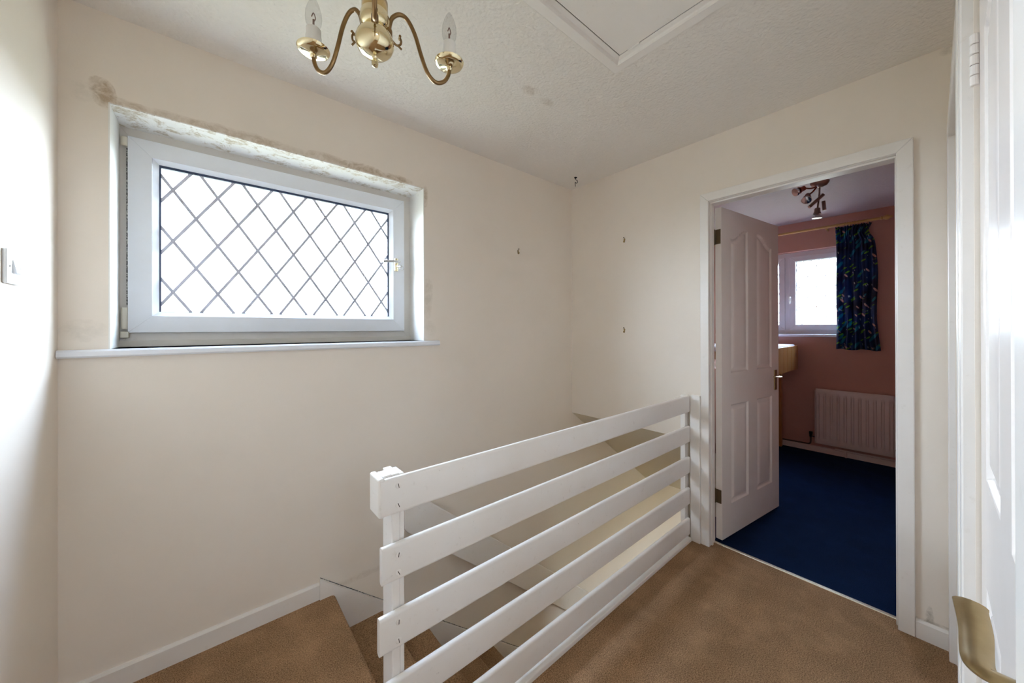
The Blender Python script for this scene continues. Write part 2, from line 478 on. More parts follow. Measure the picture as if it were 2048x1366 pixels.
# lead strips: lattice nodes at x = -2.342 + .14 i, z = 1.838 + .205 j
def clip(p, d, x0, x1, z0, z1):
    t0, t1 = -9., 9.
    for c, dd, lo, hi in ((p[0], d[0], x0, x1), (p[1], d[1], z0, z1)):
        a, b = (lo-c)/dd, (hi-c)/dd
        t0 = max(t0, min(a, b)); t1 = min(t1, max(a, b))
    return (t0, t1) if t1-t0 > .02 else None
dx, dz = .0732, .1076
ln = math.hypot(dx, dz)
nlead = 0
for sgn in (1, -1):
    d = (dx/ln, sgn*dz/ln)
    for k in range(-14, 30):
        p = (-2.347 + .1464*k, 1.861)
        c = clip(p, d, gx0, gx1, gz0, gz1)
        if not c: continue
        bm = B(); hw = .0060
        a = (p[0]+d[0]*c[0], p[1]+d[1]*c[0]); b = (p[0]+d[0]*c[1], p[1]+d[1]*c[1])
        nx, nz = -d[1]*hw, d[0]*hw
        prism(bm, [(a[0]+nx, a[1]+nz), (b[0]+nx, b[1]+nz), (b[0]-nx, b[1]-nz), (a[0]-nx, a[1]-nz)], .1878 + (.0022 if sgn > 0 else 0), .1898 + (.0022 if sgn > 0 else 0))
        wpart('lead_strip', bm, 'lead', parent=sash)
# handle
bm = B(); box(bm, -1.402, -1.380, .153, .166, 1.612, 1.688, .004)
wpart('handle_plate', bm, 'brass_pale', True, sash)
bm = B(); tube(bm, [(-1.391, .157, 1.662), (-1.391, .124, 1.662), (-1.397, .113, 1.662), (-1.43, .112, 1.660), (-1.486, .116, 1.655)], (.009, .0105), 12, 5, (.7, 1.1))
wpart('handle_lever', bm, 'chrome', True, sash)
bm = B(); tube(bm, [(-1.388, .153, 1.642), (-1.374, .130, 1.640)], .007, 10)
tube(bm, [(-1.370+.012*math.sin(a), .129, 1.628+.012*math.cos(a)) for a in [i*2*PI/14 for i in range(15)]], .0013, 6, 2)
wpart('lock_key', bm, 'chrome', True, sash, 'small key with ring in the lock')
# sash hinges
for hz0, hz1 in ((1.995, 2.030), (1.275, 1.360)):
    bm = B(); lathe(bm, [(.008, hz0), (.0095, hz0+.003), (.0095, hz1-.003), (.008, hz1)], 14, (-2.4845, .168, 0))
    wpart('sash_hinge', bm, 'hinge_cream', True)
bm = B(); box(bm, -2.496, -2.472, .160, .184, 1.240, 1.266, .003)
wpart('hinge_block', bm, 'hinge_cream')
# sill
bm = B()
prism(bm, [(.182, 1.178), (-.026, 1.178), (-.032, 1.184), (-.032, 1.199), (-.026, 1.205), (.182, 1.205)], XW+.002, -1.208, 'x')
struct('trim_1', bm, 'sill_board', 'white window sill board under the landing window')

# ------------------------------------------------------------------ door frame to bedroom
def architrave(name, side, a_out0, a_in0, a_in1, a_out1, z_in, z_out, d0, d1, label):
    """three-sided door surround. side 'x': on wall x=const, widths along y; side 'y': on wall y=const"""
    bm = B()
    ax = 'x' if side == 'x' else 'y'
    prs = [[(a_out0, 0), (a_in0, 0), (a_in0, z_in), (a_out0, z_out)],
           [(a_out1, 0), (a_in1, 0), (a_in1, z_in), (a_out1, z_out)],
           [(a_out0, z_out), (a_in0, z_in), (a_in1, z_in), (a_out1, z_out)]]
    for p in prs:
        nb = B(); prism(nb, p, d0, d1, ax)
        bmesh.ops.bevel(nb, geom=nb.edges[:], offset=.003, segments=2, profile=.5, affect='EDGES')
        me = bpy.data.meshes.new('t'); nb.to_mesh(me); nb.free(); bm.from_mesh(me); bpy.data.meshes.remove(me)
    return struct(name, bm, 'gloss_white', label)
architrave('trim_2', 'x', -.993, -1.040, -1.784, -1.833, 2.012, 2.061, -.018, 0.004, 'white surround of the open bedroom doorway')
bm = boxes((-.004, .072, -1.038, DY0+.001, 0, DZ), (-.004, .102, DY1-.001, -1.786, 0, DZ), (-.004, .102, DY1, DY0, 2.010, DZ+.001))
box(bm, .014, .034, -1.046, -1.036, 0, 2.01, .002); box(bm, .014, .034, -1.788, -1.778, 0, 2.01, .002); box(bm, .014, .034, -1.78, -1.04, 2.002, 2.012, .002)
struct('trim_3', bm, 'gloss_white', 'white lining inside the bedroom doorway')
bm = B(); prism(bm, [(.055, -.001), (.058, .0035), (.066, .005), (.074, .0035), (.077, -.001)], -1.784, -1.038, 'y')
struct('trim_4', bm, 'aluminium_strip', 'bright metal threshold strip between the brown and blue carpets')

# ------------------------------------------------------------------ four-panel doors
def sstep(t): t = max(0, min(1, t)); return t*t*(3-2*t)
def door_meshes(W):
    k = W/.757
    T = 1.985
    pu = [(.105*k, .322*k), (.437*k, .652*k)]
    def panel_at(u, z):
        best = (-1, None)
        for pi, (u0, u1) in enumerate(pu):
            for lo in (0, 1):
                if lo: z0, zt = .193, .795
                else:
                    z0 = .988
                    s = (u-u0)/(u1-u0); s = s if pi == 0 else 1-s
                    zt = 1.812 + .072*sstep((s-.12)/.76)
                d = min(u-u0, u1-u, z-z0, zt-z)
                if d > best[0]: best = (d, pi*2+lo)
        return best
    def h(d):
        if d <= 0: return 0
        for a, b, ha, hb in ((0, .010, 0, .009), (.010, .018, .009, .009), (.018, .040, .009, .0015)):
            if d <= b: return ha+(hb-ha)*sstep((d-a)/(b-a))
        return .0015
    offs = [-.002, 0, .003, .0065, .010, .014, .018, .023, .029, .035, .040]
    us = {0, W, .05, W/2, W-.05}
    for u0, u1 in pu:
        us |= {u0+o for o in offs} | {u1-o for o in offs} | {u0+(u1-u0)*q/10 for q in range(3, 8)}
    zs = {0, T, .1, .5, .9, 1.2, 1.5, 1.95}
    for a, b in ((.193, .795),): zs |= {a+o for o in offs} | {b-o for o in offs}
    zs |= {.988+o for o in offs}
    zs |= {1.765+.004*i for i in range(32)}
    def clean(s):
        L = []
        for v in sorted(s):
            if not L or v-L[-1] > .0008: L.append(v)
        return L
    us, zs = clean(us), clean(zs)
    TH = .036
    def grid(front):
        P = {}
        bm = B(); panels = {}
        def put(store, b, i, j):
            if (i, j) not in store:
                u, z = us[i], zs[j]
                hh = h(panel_at(u, z)[0])
                store[(i, j)] = b.verts.new((u, hh if front else TH-hh, z))
            return store[(i, j)]
        pb = {q: (B(), {}) for q in range(4)}
        for i in range(len(us)-1):
            for j in range(len(zs)-1):
                d, q = panel_at((us[i]+us[i+1])/2, (zs[j]+zs[j+1])/2)
                if d > 0 and front: b, st = pb[q]
                else: b, st = bm, P
                b.faces.new([put(st, b, *ij) for ij in ((i, j), (i+1, j), (i+1, j+1), (i, j+1))])
        return bm, pb
    bf, pb = grid(True)
    bb, _ = grid(False)
    me = bpy.data.meshes.new('t'); bb.to_mesh(me); bb.free(); bf.from_mesh(me); bpy.data.meshes.remove(me)
    for a, b in (((0, 0), (W, 0)), ((0, T), (W, T))):
        q = [bf.verts.new((a[0], 0, a[1])), bf.verts.new((b[0], 0, b[1])), bf.verts.new((b[0], TH, b[1])), bf.verts.new((a[0], TH, a[1]))]; bf.faces.new(q)
    for u in (0, W):
        q = [bf.verts.new((u, 0, 0)), bf.verts.new((u, 0, T)), bf.verts.new((u, TH, T)), bf.verts.new((u, TH, 0))]; bf.faces.new(q)
    return bf, pb
def lever_handle(root, W, z, side, mat, long_plate=True):
    """side -1: front (y<0), +1: back"""
    y0 = 0 if side < 0 else .036
    s = -1 if side < 0 else 1
    c = W-.055
    bm = B(); ya, yb = sorted((y0, y0+s*.006)); box(bm, c-.021, c+.021, ya, yb, z-.095, z+.045, .003)
    new_obj('handle_plate', bm, mat, root)
    bm = B()
    tube(bm, [(c, y0+s*.004, z), (c, y0+s*.026, z), (c-.001, y0+s*.034, z), (c-.010, y0+s*.0375, z), (c-.03, y0+s*.0375, z), (c-.06, y0+s*.0365, z+.002), (c-.092, y0+s*.038, z+.006), (c-.098, y0+s*.038, z+.0065)], (.0078, .0120), 14, 5, (.42, 1.0))
    new_obj('handle_lever', bm, mat, root, True)
def make_door(name, label, W, loc, rotz, handle_z, hmat, hinges=(), hmat2='hinge_bronze', back=True, knuckle=False):
    r = empty(name, loc, rotz); tag(r, label, kind='structure')
    bf, pb = door_meshes(W)
    new_obj('leaf', bf, 'gloss_door', r, True)
    for q in range(4): new_obj('panel', pb[q][0], 'gloss_door', r, True)
    if handle_z:
        lever_handle(r, W, handle_z, -1, hmat)
        if back: lever_handle(r, W, handle_z, 1, hmat)
    for z0, z1 in hinges:
        bm = B()
        if knuckle:
            n = 5; hh = (z1-z0)/n
            for i in range(n):
                lathe(bm, [(.0055, z0+i*hh+.0008), (.0065, z0+i*hh+.002), (.0065, z0+(i+1)*hh-.002), (.0055, z0+(i+1)*hh-.0008)], 12, (-.002, -.006, 0))
        else:
            box(bm, -.003, .0005, .004, .033, z0, z1)
            lathe(bm, [(.005, z0-.003), (.006, z0), (.006, z1), (.005, z1+.003)], 10, (-.004, .040, 0))
        new_obj('hinge', bm, hmat2, r)
    return r
make_door('door_1', 'white four-panel door standing open into the bedroom', .762, (.097, -1.069, .01), math.atan2(-.104, .754), .925, 'brass_satin',
          [(1.768, 1.855), (.215, .295)])
make_door('door_2', 'glossy white panelled door with a flat brass lever and painted-over hinges', .742, (-1.050, -1.945, .008), PI, .978, 'brass_satin',
          [(1.755, 1.86), (.2, .3)], 'gloss_door', False, True)
make_door('door_3', 'white panelled door beside the bedroom doorway', .742, (-.089, -1.945, .008), PI, None, 'brass_satin', (), 'gloss_door', False)
architrave('trim_5', 'y', -.018+.0-.002, -.082, -.838, -.900, 2.0, 2.058, YS+.018, YS-.003, 'white surround of the panelled door in the corner by the bedroom doorway')
architrave('trim_6', 'y', -.985, -1.044, -1.798, -1.852, 2.0, 2.058, YS+.018, YS-.003, 'white surround of the panelled door with the brass lever')

# ------------------------------------------------------------------ stairs
st = empty('staircase', (-1.768, -.46, GF)); tag(st, 'carpeted brown staircase with white strings going down beside the railing', 'staircase')
def spart(name, bm, mat, smooth=False):
    o = new_obj(name, bm, mat, None, smooth); o.parent = st
    o.matrix_parent_inverse = Matrix.Translation(st.location).inverted(); return o
def step_profile(xn, z, back):
    R_ = .02
    pts = [(xn-back, z-.19), (xn-back, z)]
    for i in range(7):
        a = PI/2 - i*PI/6*1.0
        pts.append((xn-R_+R_*math.cos(a), z-R_+R_*math.sin(a)))
    pts += [(xn-.022, z-2*R_-.002), (xn-.026, z-.19)]
    return pts
spart('tread', prism(B(), step_profile(N0, 0, .0795), -.9045, -.0005), 'carpet_brown', True)
for k in range(1, 12):
    xn = N0 + GO*k; z = -RISE*k
    bm = B(); prism(bm, [(p[0], p[1] if p[1] > z-.18 else z-.205) for p in step_profile(xn, z, GO+.03)], -.890, -.018)
    spart('tread', bm, 'carpet_brown', True)
sl = .84
def str_z(x): return .096 - sl*(x+1.835)
spart('wall_string', prism(B(), [(-1.835, 0.001), (-1.835, .096), (1.12, str_z(1.12)), (1.12, str_z(1.12)-.42), (-1.72, -.30), (-1.835, -.215)], -.021, -.0005), 'gloss_white')
spart('string_gap', prism(B(), [(-1.83, str_z(-1.83)+.0005), (1.1, str_z(1.1)+.0005), (1.1, str_z(1.1)+.0035), (-1.83, str_z(-1.83)+.0035)], -.0035, -.0005), 'mould')
spart('outer_string', prism(B(), [(-1.75, -.02), (1.12, str_z(1.12)-.06), (1.12, str_z(1.12)-.42), (-1.75, -.30)], -.903, -.88), 'gloss_white')
# stairwell walls
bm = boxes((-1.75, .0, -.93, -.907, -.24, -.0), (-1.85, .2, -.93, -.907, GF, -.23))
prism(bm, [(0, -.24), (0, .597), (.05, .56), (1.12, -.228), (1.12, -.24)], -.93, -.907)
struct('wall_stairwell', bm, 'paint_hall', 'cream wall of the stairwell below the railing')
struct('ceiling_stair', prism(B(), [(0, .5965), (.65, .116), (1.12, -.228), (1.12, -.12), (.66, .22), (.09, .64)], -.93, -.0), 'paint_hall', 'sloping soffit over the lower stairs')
# hall below
struct('floor_hall', boxes((-1.9, 2.45, -2.9, 0, GF-.2, GF)), 'carpet_brown', 'carpet of the hall below')
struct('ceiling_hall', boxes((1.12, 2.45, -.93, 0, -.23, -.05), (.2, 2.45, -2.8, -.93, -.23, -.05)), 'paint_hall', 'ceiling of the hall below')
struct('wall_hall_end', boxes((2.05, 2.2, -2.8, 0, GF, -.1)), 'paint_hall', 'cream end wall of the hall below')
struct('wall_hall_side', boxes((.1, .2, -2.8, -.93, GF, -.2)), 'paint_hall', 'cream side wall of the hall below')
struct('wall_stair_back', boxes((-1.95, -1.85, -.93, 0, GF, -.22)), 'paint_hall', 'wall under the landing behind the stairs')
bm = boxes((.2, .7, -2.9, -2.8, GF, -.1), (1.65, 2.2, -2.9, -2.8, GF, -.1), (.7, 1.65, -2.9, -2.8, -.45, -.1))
struct('wall_hall', bm, 'paint_hall', 'cream wall around the added front door below')
fd = struct('added_front_door', ring_frame(B(), 'y', .7, 1.65, GF, -.45, (.25, .25, 1.0, .14), -2.88, -2.83), 'upvc', 'white glazed front door added to light the hall below')  # unseen door, its glass put in to brighten the hall end wall
struct('glass_pane', boxes((.94, 1.41, -2.857, -2.853, GF+.99, -.58)), 'glass', None, fd)

# ------------------------------------------------------------------ railing
rl = empty('stair_railing', (-.95, -.927, 0)); tag(rl, 'white painted plank railing along the open side of the stairwell', 'railing')
def rpart(name, bm, mat='gloss_rail', smooth=False, parent=None):
    o = new_obj(name, bm, mat, None, smooth); o.parent = parent or rl
    if parent is None: o.matrix_parent_inverse = Matrix.Translation(rl.location).inverted()
    return o
TOPS = [.869, .687, .5015, .316, .134]
SC = [(.846, .793), (.657, .608), (.474, .423), (.288, .238), (.106, .06)]
for i, zt in enumerate(TOPS):
    h_ = .100
    bm = B()
    # plank with well rounded long edges
    prof = []
    y0, y1, z0, z1, r = -.937, -.917, zt-h_, zt, .008
    for cy, cz, a0 in ((y0+r, z1-r, PI/2), (y0+r, z0+r, PI), (y1-r, z0+r, 1.5*PI), (y1-r, z1-r, 0)):
        for q in range(5):
            a = a0 + q*PI/8
            prof.append((cy+r*math.cos(a), cz+r*math.sin(a)))
    prism(bm, prof, -1.884 + .004*math.sin(i*2.1), -.030, 'x')
    s = rpart('slat', bm, smooth=True)
    for sz in SC[i]:
        bm = B(); M = Matrix.Rotation(PI/2, 4, 'X')
        lathe(bm, [(.0085, 0), (.0085, .0008), (.0065, .0018), (.003, .0020)], 16, (-1.836, -.9368, sz), M)
        sc_ = rpart('screw_head', bm, 'gloss_rail', True, s)
        bm = B(); a = random.uniform(-.5, .5)
        q = [(-1.836+math.sin(a)*l*.006+math.cos(a)*w*.0009, sz+math.cos(a)*l*.006-math.sin(a)*w*.0009) for l, w in ((1, 1), (1, -1), (-1, -1), (-1, 1))]
        prism(bm, q, -.9392, -.9385); rpart('screw_slot', bm, 'crack_dark', False, s)
bm = B(); box(bm, -1.847, -1.824, -.917, -.85, 0, .872, .003); rpart('newel_post', bm)
bm = B(); box(bm, -1.8235, -1.809, -.913, -.855, 0, .868, .003); rpart('newel_batten', bm)
bm = B(); box(bm, -1.889, -1.871, -.936, -.862, .768, .874, .006, 3); rpart('return_board', bm)
bm = B(); box(bm, -1.8715, -1.8465, -.917, -.872, .79, .873, .003); rpart('return_spacer', bm)
bm = B(); box(bm, -.029, -.0005, -.993, -.9375, 0, .872, .003); rpart('wall_post', bm)
bm = B(); box(bm, -.050, -.0005, -.917, -.889, 0, .868, .003); rpart('wall_batten', bm)
bm = B(); box(bm, -1.86, -.030, -.948, -.917, 0.0, .020, .003); rpart('base_strip', bm)

# plank handrail on the window wall
hr = empty('handrail', (-.5, -.03, -.2)); tag(hr, 'white plank handrail sloping down the wall above the stairs', 'handrail')
def hrt(x): return .295 - .838*(x+1.276)
bm = B(); prism(bm, [(-1.44, hrt(-1.44)-.02), (-1.425, hrt(-1.425)), (1.0, hrt(1.0)), (1.0, hrt(1.0)-.235), (-1.425, hrt(-1.425)-.235), (-1.44, hrt(-1.44)-.225)], -.062, -.036)
bmesh.ops.bevel(bm, geom=bm.edges[:], offset=.005, segments=2, profile=.5, affect='EDGES')
o = new_obj('rail_board', bm, 'gloss_rail'); o.parent = hr; o.matrix_parent_inverse = Matrix.Translation(hr.location).inverted()
for x in (-1.25, -.45, .4):
    bm = B(); prism(bm, [(x-.02, hrt(x)-.06), (x+.02, hrt(x)-.09), (x+.02, hrt(x)-.19), (x-.02, hrt(x)-.16)], -.0365, -.0002)
    o = new_obj('rail_block', bm, 'gloss_rail'); o.parent = hr; o.matrix_parent_inverse = Matrix.Translation(hr.location).inverted()

# ------------------------------------------------------------------ loft hatch
hx1, hy1 = -.888, -.994; hx0, hy0 = -1.68, -1.70
lh = empty('loft_hatch', (hx0, hy0, H)); tag(lh, 'white loft hatch with moulded frame and dirty edges on the ceiling', 'loft hatch')
def lpart(name, bm, mat, sm=False):
    o = new_obj(name, bm, mat, None, sm); o.parent = lh; o.matrix_parent_inverse = Matrix.Translation(lh.location).inverted(); return o
prof = [(0, 0), (.002, -.015), (.006, -.018), (.040, -.018), (.046, -.014), (.050, -.010), (.066, -.006), (.066, 0)]
bm = B()
def ringpt(o, z):
    return [(hx0+o, hy0+o, H+z), (hx1-o, hy0+o, H+z), (hx1-o, hy1-o, H+z), (hx0+o, hy1-o, H+z)]
R_ = [[bm.verts.new(p) for p in ringpt(o, z)] for o, z in prof]
for a, b in zip(R_, R_[1:]):
    for i in range(4): bm.faces.new((a[i], a[(i+1) % 4], b[(i+1) % 4], b[i]))
lpart('hatch_frame', bm, 'gloss_white')
bm = boxes((hx0+.069, hx1-.069, hy0+.069, hy1-.069, H-.005, H+.002)); lpart('hatch_panel', bm, 'gloss_white')
bm = boxes((hx0+.065, hx1-.065, hy0+.065, hy1-.065, H-.0035, H-.001)); lpart('hatch_gap', bm, 'crack_dark')
bm = B(); box(bm, hx1-.072, hx1-.062, -1.15, -1.10, H-.011, H-.003, .002); lpart('hatch_hinge', bm, 'gloss_white')

# ------------------------------------------------------------------ chandelier
cx, cy = -1.950, -1.086
ch = empty('chandelier', (cx, cy, H)); tag(ch, 'brass three-arm chandelier with candle bulbs hanging from the landing ceiling', 'chandelier')
def cpart(name, bm, mat, sm=True, parent=None):
    o = new_obj(name, bm, mat, None, sm)
    if parent: o.parent = parent
    else: o.parent = ch; o.matrix_parent_inverse = Matrix.Translation(ch.location).inverted()
    return o
body = [(.001, 1.853), (.006, 1.856), (.0075, 1.862), (.006, 1.868), (.004, 1.871), (.006, 1.874), (.006, 1.877), (.014, 1.879), (.028, 1.884), (.036, 1.892), (.0405, 1.903), (.0405, 1.911), (.037, 1.922), (.030, 1.931), (.021, 1.937), (.0205, 1.939), (.026, 1.941), (.030, 1.948), (.0315, 1.957), (.0305, 1.966), (.0285, 1.969), (.0285, 1.972)]
cpart('lower_body', lathe(B(), body, 40, (cx, cy, 0)), 'brass_pale')
cpart('upper_body', lathe(B(), [(.0275, 1.971), (.0275, 1.998), (.023, 2.003), (.012, 2.008), (.012, 2.016), (.018, 2.022), (.02, 2.032), (.016, 2.043), (.008, 2.048)], 36, (cx, cy, 0)), 'brass')
cpart('stem', lathe(B(), [(.006, 2.045), (.006, 2.33)], 14, (cx, cy, 0)), 'brass_old')
cpart('ceiling_rose', lathe(B(), [(.008, 2.325), (.022, 2.335), (.045, 2.360), (.055, 2.380), (.056, H)], 32, (cx, cy, 0)), 'brass')
for ang, R_ in ((128.7, .155), (-15.3, .168), (250.5, .16)):
    a = math.radians(ang); ca, sa = math.cos(a), math.sin(a); k = R_/.16
    def P(r, z): return (cx+ca*r, cy+sa*r, z)
    path = [(.029, 1.934), (.031, 1.955), (.037, 1.976), (.050, 1.989), (.066, 1.984), (.082, 1.957), (.096, 1.912), (.110, 1.876), (.128, 1.859), (.147, 1.866), (.158, 1.886), (.16, 1.908)]
    arm = cpart('arm', tube(B(), [P(r*k if r > .04 else r, z) for r, z in path], .0046, 12, 5), 'brass_old')
    ex, ey = cx+ca*R_, cy+sa*R_
    cpart('arm_collar', lathe(B(), [(.006, 1.927), (.0075, 1.93), (.0075, 1.944), (.006, 1.948)], 14, P(.0295, 0)), 'brass_old', True, arm)
    cpart('drip_pan', lathe(B(), [(.005, 1.896), (.008, 1.899), (.006, 1.903), (.010, 1.9065), (.024, 1.908), (.031, 1.9105), (.0335, 1.9145), (.0345, 1.9165), (.033, 1.9165), (.0305, 1.9135), (.023, 1.911), (.010, 1.910)], 36, (ex, ey, 0)), 'brass_pale', True, arm)
    cpart('candle_sleeve', lathe(B(), [(.0165, 1.909), (.0165, 1.944), (.0155, 1.948), (.0155, 1.962), (.011, 1.965)], 24, (ex, ey, 0)), 'candle_tube', True, arm)
    cpart('bulb', lathe(B(), [(.0095, 1.960), (.012, 1.966), (.016, 1.976), (.0175, 1.987), (.0165, 2.001), (.0125, 2.016), (.0075, 2.028), (.003, 2.035), (.001, 2.036)], 24, (ex, ey, 0)), 'bulb_glass', True, arm)
    bm = B(); tube(bm, [(ex, ey, 1.962), (ex, ey, 1.985)], .0022, 8); tube(bm, [(ex-.004, ey, 1.99), (ex, ey, 2.0), (ex+.004, ey, 1.99), (ex+.002, ey+.002, 1.984)], .0012, 6)
    cpart('filament_stem', bm, 'spot_metal', True, arm)
    # scroll ornament below the arm root
    def Q(r, z, s_): return (cx+ca*r-sa*s_, cy+sa*r+ca*s_, z)
    bm = B(); tube(bm, [Q(.030, 1.936, 0), Q(.036, 1.925, 0), Q(.046, 1.917, 0), Q(.054, 1.921, 0), (Q(.056, 1.930, 0)), Q(.053, 1.937, 0)], .0024, 8, 5)
    tube(bm, [Q(.049, 1.917, 0), Q(.057, 1.911, 0)], .0022, 8); tube(bm, [Q(.053, 1.937, -.005), Q(.053, 1.937, .006)], .003, 8)
    cpart('scroll', bm, 'brass_old', True, arm)

# ------------------------------------------------------------------ small fittings on the walls
def picture_hook(loc, face, label, ang=0.0):
    """face 'n': on wall y=0, 'e': on wall x=0"""
    r = empty('picture_hook', loc, 0 if face == 'n' else -PI/2)
    tag(r, label, 'picture hook', 'brass picture hooks left on the walls')
    bm = B(); prism(bm, [(-.0065, .006), (.0065, .006), (.0035, -.016), (-.0035, -.016)], -.0022, -.0003)
    new_obj('plate', bm, 'brass_satin', r)
    bm = B(); tube(bm, [(0, -.001, -.014), (0, -.005, -.019), (0, -.011, -.016), (0, -.012, -.009)], .0028, 8, 4, (1, 1.4)); new_obj('hook', bm, 'brass_satin', r, True)
    bm = B(); tube(bm, [(0, .0, .006), (.0, -.010, .014)], .0018, 8); tube(bm, [(.0, -.0095, .0135), (.0, -.011, .0150)], .0042, 10); new_obj('pin', bm, 'hinge_bronze', r, True)
picture_hook((-.577, 0, 1.816), 'n', 'small brass picture hook on the window wall')
picture_hook((0, -.48, 1.897), 'e', 'upper small brass picture hook on the wall left of the bedroom doorway')
picture_hook((0, -.478, 1.263), 'e', 'lower small brass picture hook on the wall left of the bedroom doorway')
r = empty('ceiling_hook', (-.165, -.178, H)); tag(r, 'small black screw hook in the ceiling near the corner', 'hook')
bm = B(); lathe(bm, [(.011, 0), (.011, -.003), (.006, -.007), (.004, -.010)], 16); new_obj('base', bm, 'black_iron', r, True)
bm = B(); tube(bm, [(0, 0, -.008), (0, 0, -.016), (.012, -.004, -.020), (.016, -.006, -.032), (.006, -.002, -.042), (-.004, .0, -.038), (-.004, 0, -.052), (-.003, 0, -.068)], .0022, 8, 4); new_obj('hook', bm, 'black_iron', r, True)
r = empty('light_switch', (XW, -.378, 1.432)); tag(r, 'white plastic light switch on the bright side wall', 'light switch')
bm = B(); box(bm, .0002, .009, -.043, .043, -.043, .043, .003); new_obj('face_plate', bm, 'white_plastic', r)
bm = B(); prism(bm, [(.008, -.017), (.016, -.015), (.0105, .017), (.008, .017)], -.014, .014); new_obj('rocker', bm, 'white_plastic', r)
for s in (-1, 1):
    bm = B(); lathe(bm, [(.0035, 0), (.003, .0012)], 12, (.009, s*.030, 0), Matrix.Rotation(PI/2, 4, 'Y')); new_obj('screw', bm, 'chrome', r, True)

# ------------------------------------------------------------------ bedroom
XB = 2.541
WY0, WY1, WZ0, WZ1 = -1.43, -.20, 1.205, 2.09
struct('wall_bedroom_window', boxes((XB, XB+.26, -2.5, WY0, -.1, H+.1), (XB, XB+.26, WY1, 0, -.1, H+.1), (XB, XB+.26, WY0, WY1, -.1, WZ0), (XB, XB+.26, WY0, WY1, WZ1, H+.1)), 'paint_pink', 'pink bedroom wall with the window')
struct('wall_bedroom_side', boxes((.1, XB, -2.5, -2.4, -.1, H+.1)), 'paint_pink', 'pink bedroom side wall')
struct('wall_bedroom_inner', boxes((.1, .104, -.93, -.02, .70, H), (.1, .104, DY0, -.93, 0, H), (.1, .104, DY1, DY0, DZ, H), (.1, .104, -2.4, DY1, 0, H), (.1, XB, -.02, -.002, .75, H), (1.15, XB, -.02, -.002, 0, .75)), 'paint_pink', 'pink inner faces of the bedroom walls')
struct('wall_bulkhead', prism(B(), [(.104, .70), (1.15, -.08), (1.15, 1.0), (.104, 1.0)], -.93, -.02), 'paint_pink', 'pink boxed bulkhead over the stairs')
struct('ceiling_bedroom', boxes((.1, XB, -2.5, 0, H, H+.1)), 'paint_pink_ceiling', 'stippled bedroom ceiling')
struct('floor_bedroom', boxes((.066, XB, -2.45, -.931, -.1, 0), (1.15, XB, -.931, 0, -.045, 0)), 'carpet_blue', 'navy blue bedroom carpet')
bm = B(); prism(bm, [(XB, 0), (XB-.014, 0), (XB-.014, .05), (XB-.006, .058), (XB, .058)], -2.4, -.02, 'y')
struct('baseboard_bedroom', bm, 'gloss_pink_white', 'pale baseboard under the radiator')
# window
w2 = empty('window_2', (XB+.1, -.8, WZ0)); tag(w2, 'white framed bedroom window behind the blue curtain', kind='structure')
def w2p(name, bm, mat, sm=False, parent=None):
    o = new_obj(name, bm, mat, None, sm); o.parent = parent or w2
    if parent is None: o.matrix_parent_inverse = Matrix.Translation(w2.location).inverted()
    return o
fx = XB+.07
w2p('outer_frame', ring_frame(B(), 'x', WY0, WY1, WZ0, WZ1, .055, fx+.01, fx+.08, .003), 'upvc')
w2p('mullion', boxes((fx+.01, fx+.08, -.878, -.818, WZ0+.05, WZ1-.05)), 'upvc')
for y0, y1 in ((WY0+.045, -.868), (-.828, WY1-.045)):
    s = w2p('sash', ring_frame(B(), 'x', y0, y1, WZ0+.045, WZ1-.045, .055, fx-.005, fx+.06, .003), 'upvc')
    w2p('glass_pane', boxes((fx+.028, fx+.032, y0+.05, y1-.05, WZ0+.095, WZ1-.095)), 'glass', False, s)
    w2p('gasket', ring_frame(B(), 'x', y0+.053, y1-.053, WZ0+.098, WZ1-.098, .006, fx+.02, fx+.035), 'gasket', False, s)
    ya, yb, za, zb = y0+.056, y1-.056, WZ0+.10, WZ1-.10
    for sgn in (1, -1):
        d = (dx/ln, sgn*dz/ln)
        for k in range(-14, 30):
            p = (-1.9+.1464*k, 1.6)
            c = clip(p, d, ya, yb, za, zb)
            if not c: continue
            bm = B(); hw = .0035
            a = (p[0]+d[0]*c[0], p[1]+d[1]*c[0]); b = (p[0]+d[0]*c[1], p[1]+d[1]*c[1])
            nx, nz = -d[1]*hw, d[0]*hw
            prism(bm, [(a[0]+nx, a[1]+nz), (b[0]+nx, b[1]+nz), (b[0]-nx, b[1]-nz), (a[0]-nx, a[1]-nz)], fx+.0235+(.0022 if sgn > 0 else 0), fx+.0255+(.0022 if sgn > 0 else 0), 'x')
            w2p('lead_strip', bm, 'lead', False, s)
bm = B(); box(bm, fx-.017, fx-.004, -.872-.018, -.872+.008, 1.56, 1.62, .003); w2p('handle_plate', bm, 'white_plastic')
bm = B(); tube(bm, [(fx-.012, -.877, 1.605), (fx-.045, -.877, 1.605), (fx-.05, -.877, 1.595), (fx-.05, -.877, 1.53)], .007, 10, 4); w2p('handle_lever', bm, 'white_plastic', True)
bm = B(); box(bm, XB-.05, fx+.02, WY0-.04, WY1+.04, WZ0-.025, WZ0, .004)
struct('trim_7', bm, 'upvc', 'white bedroom window sill')
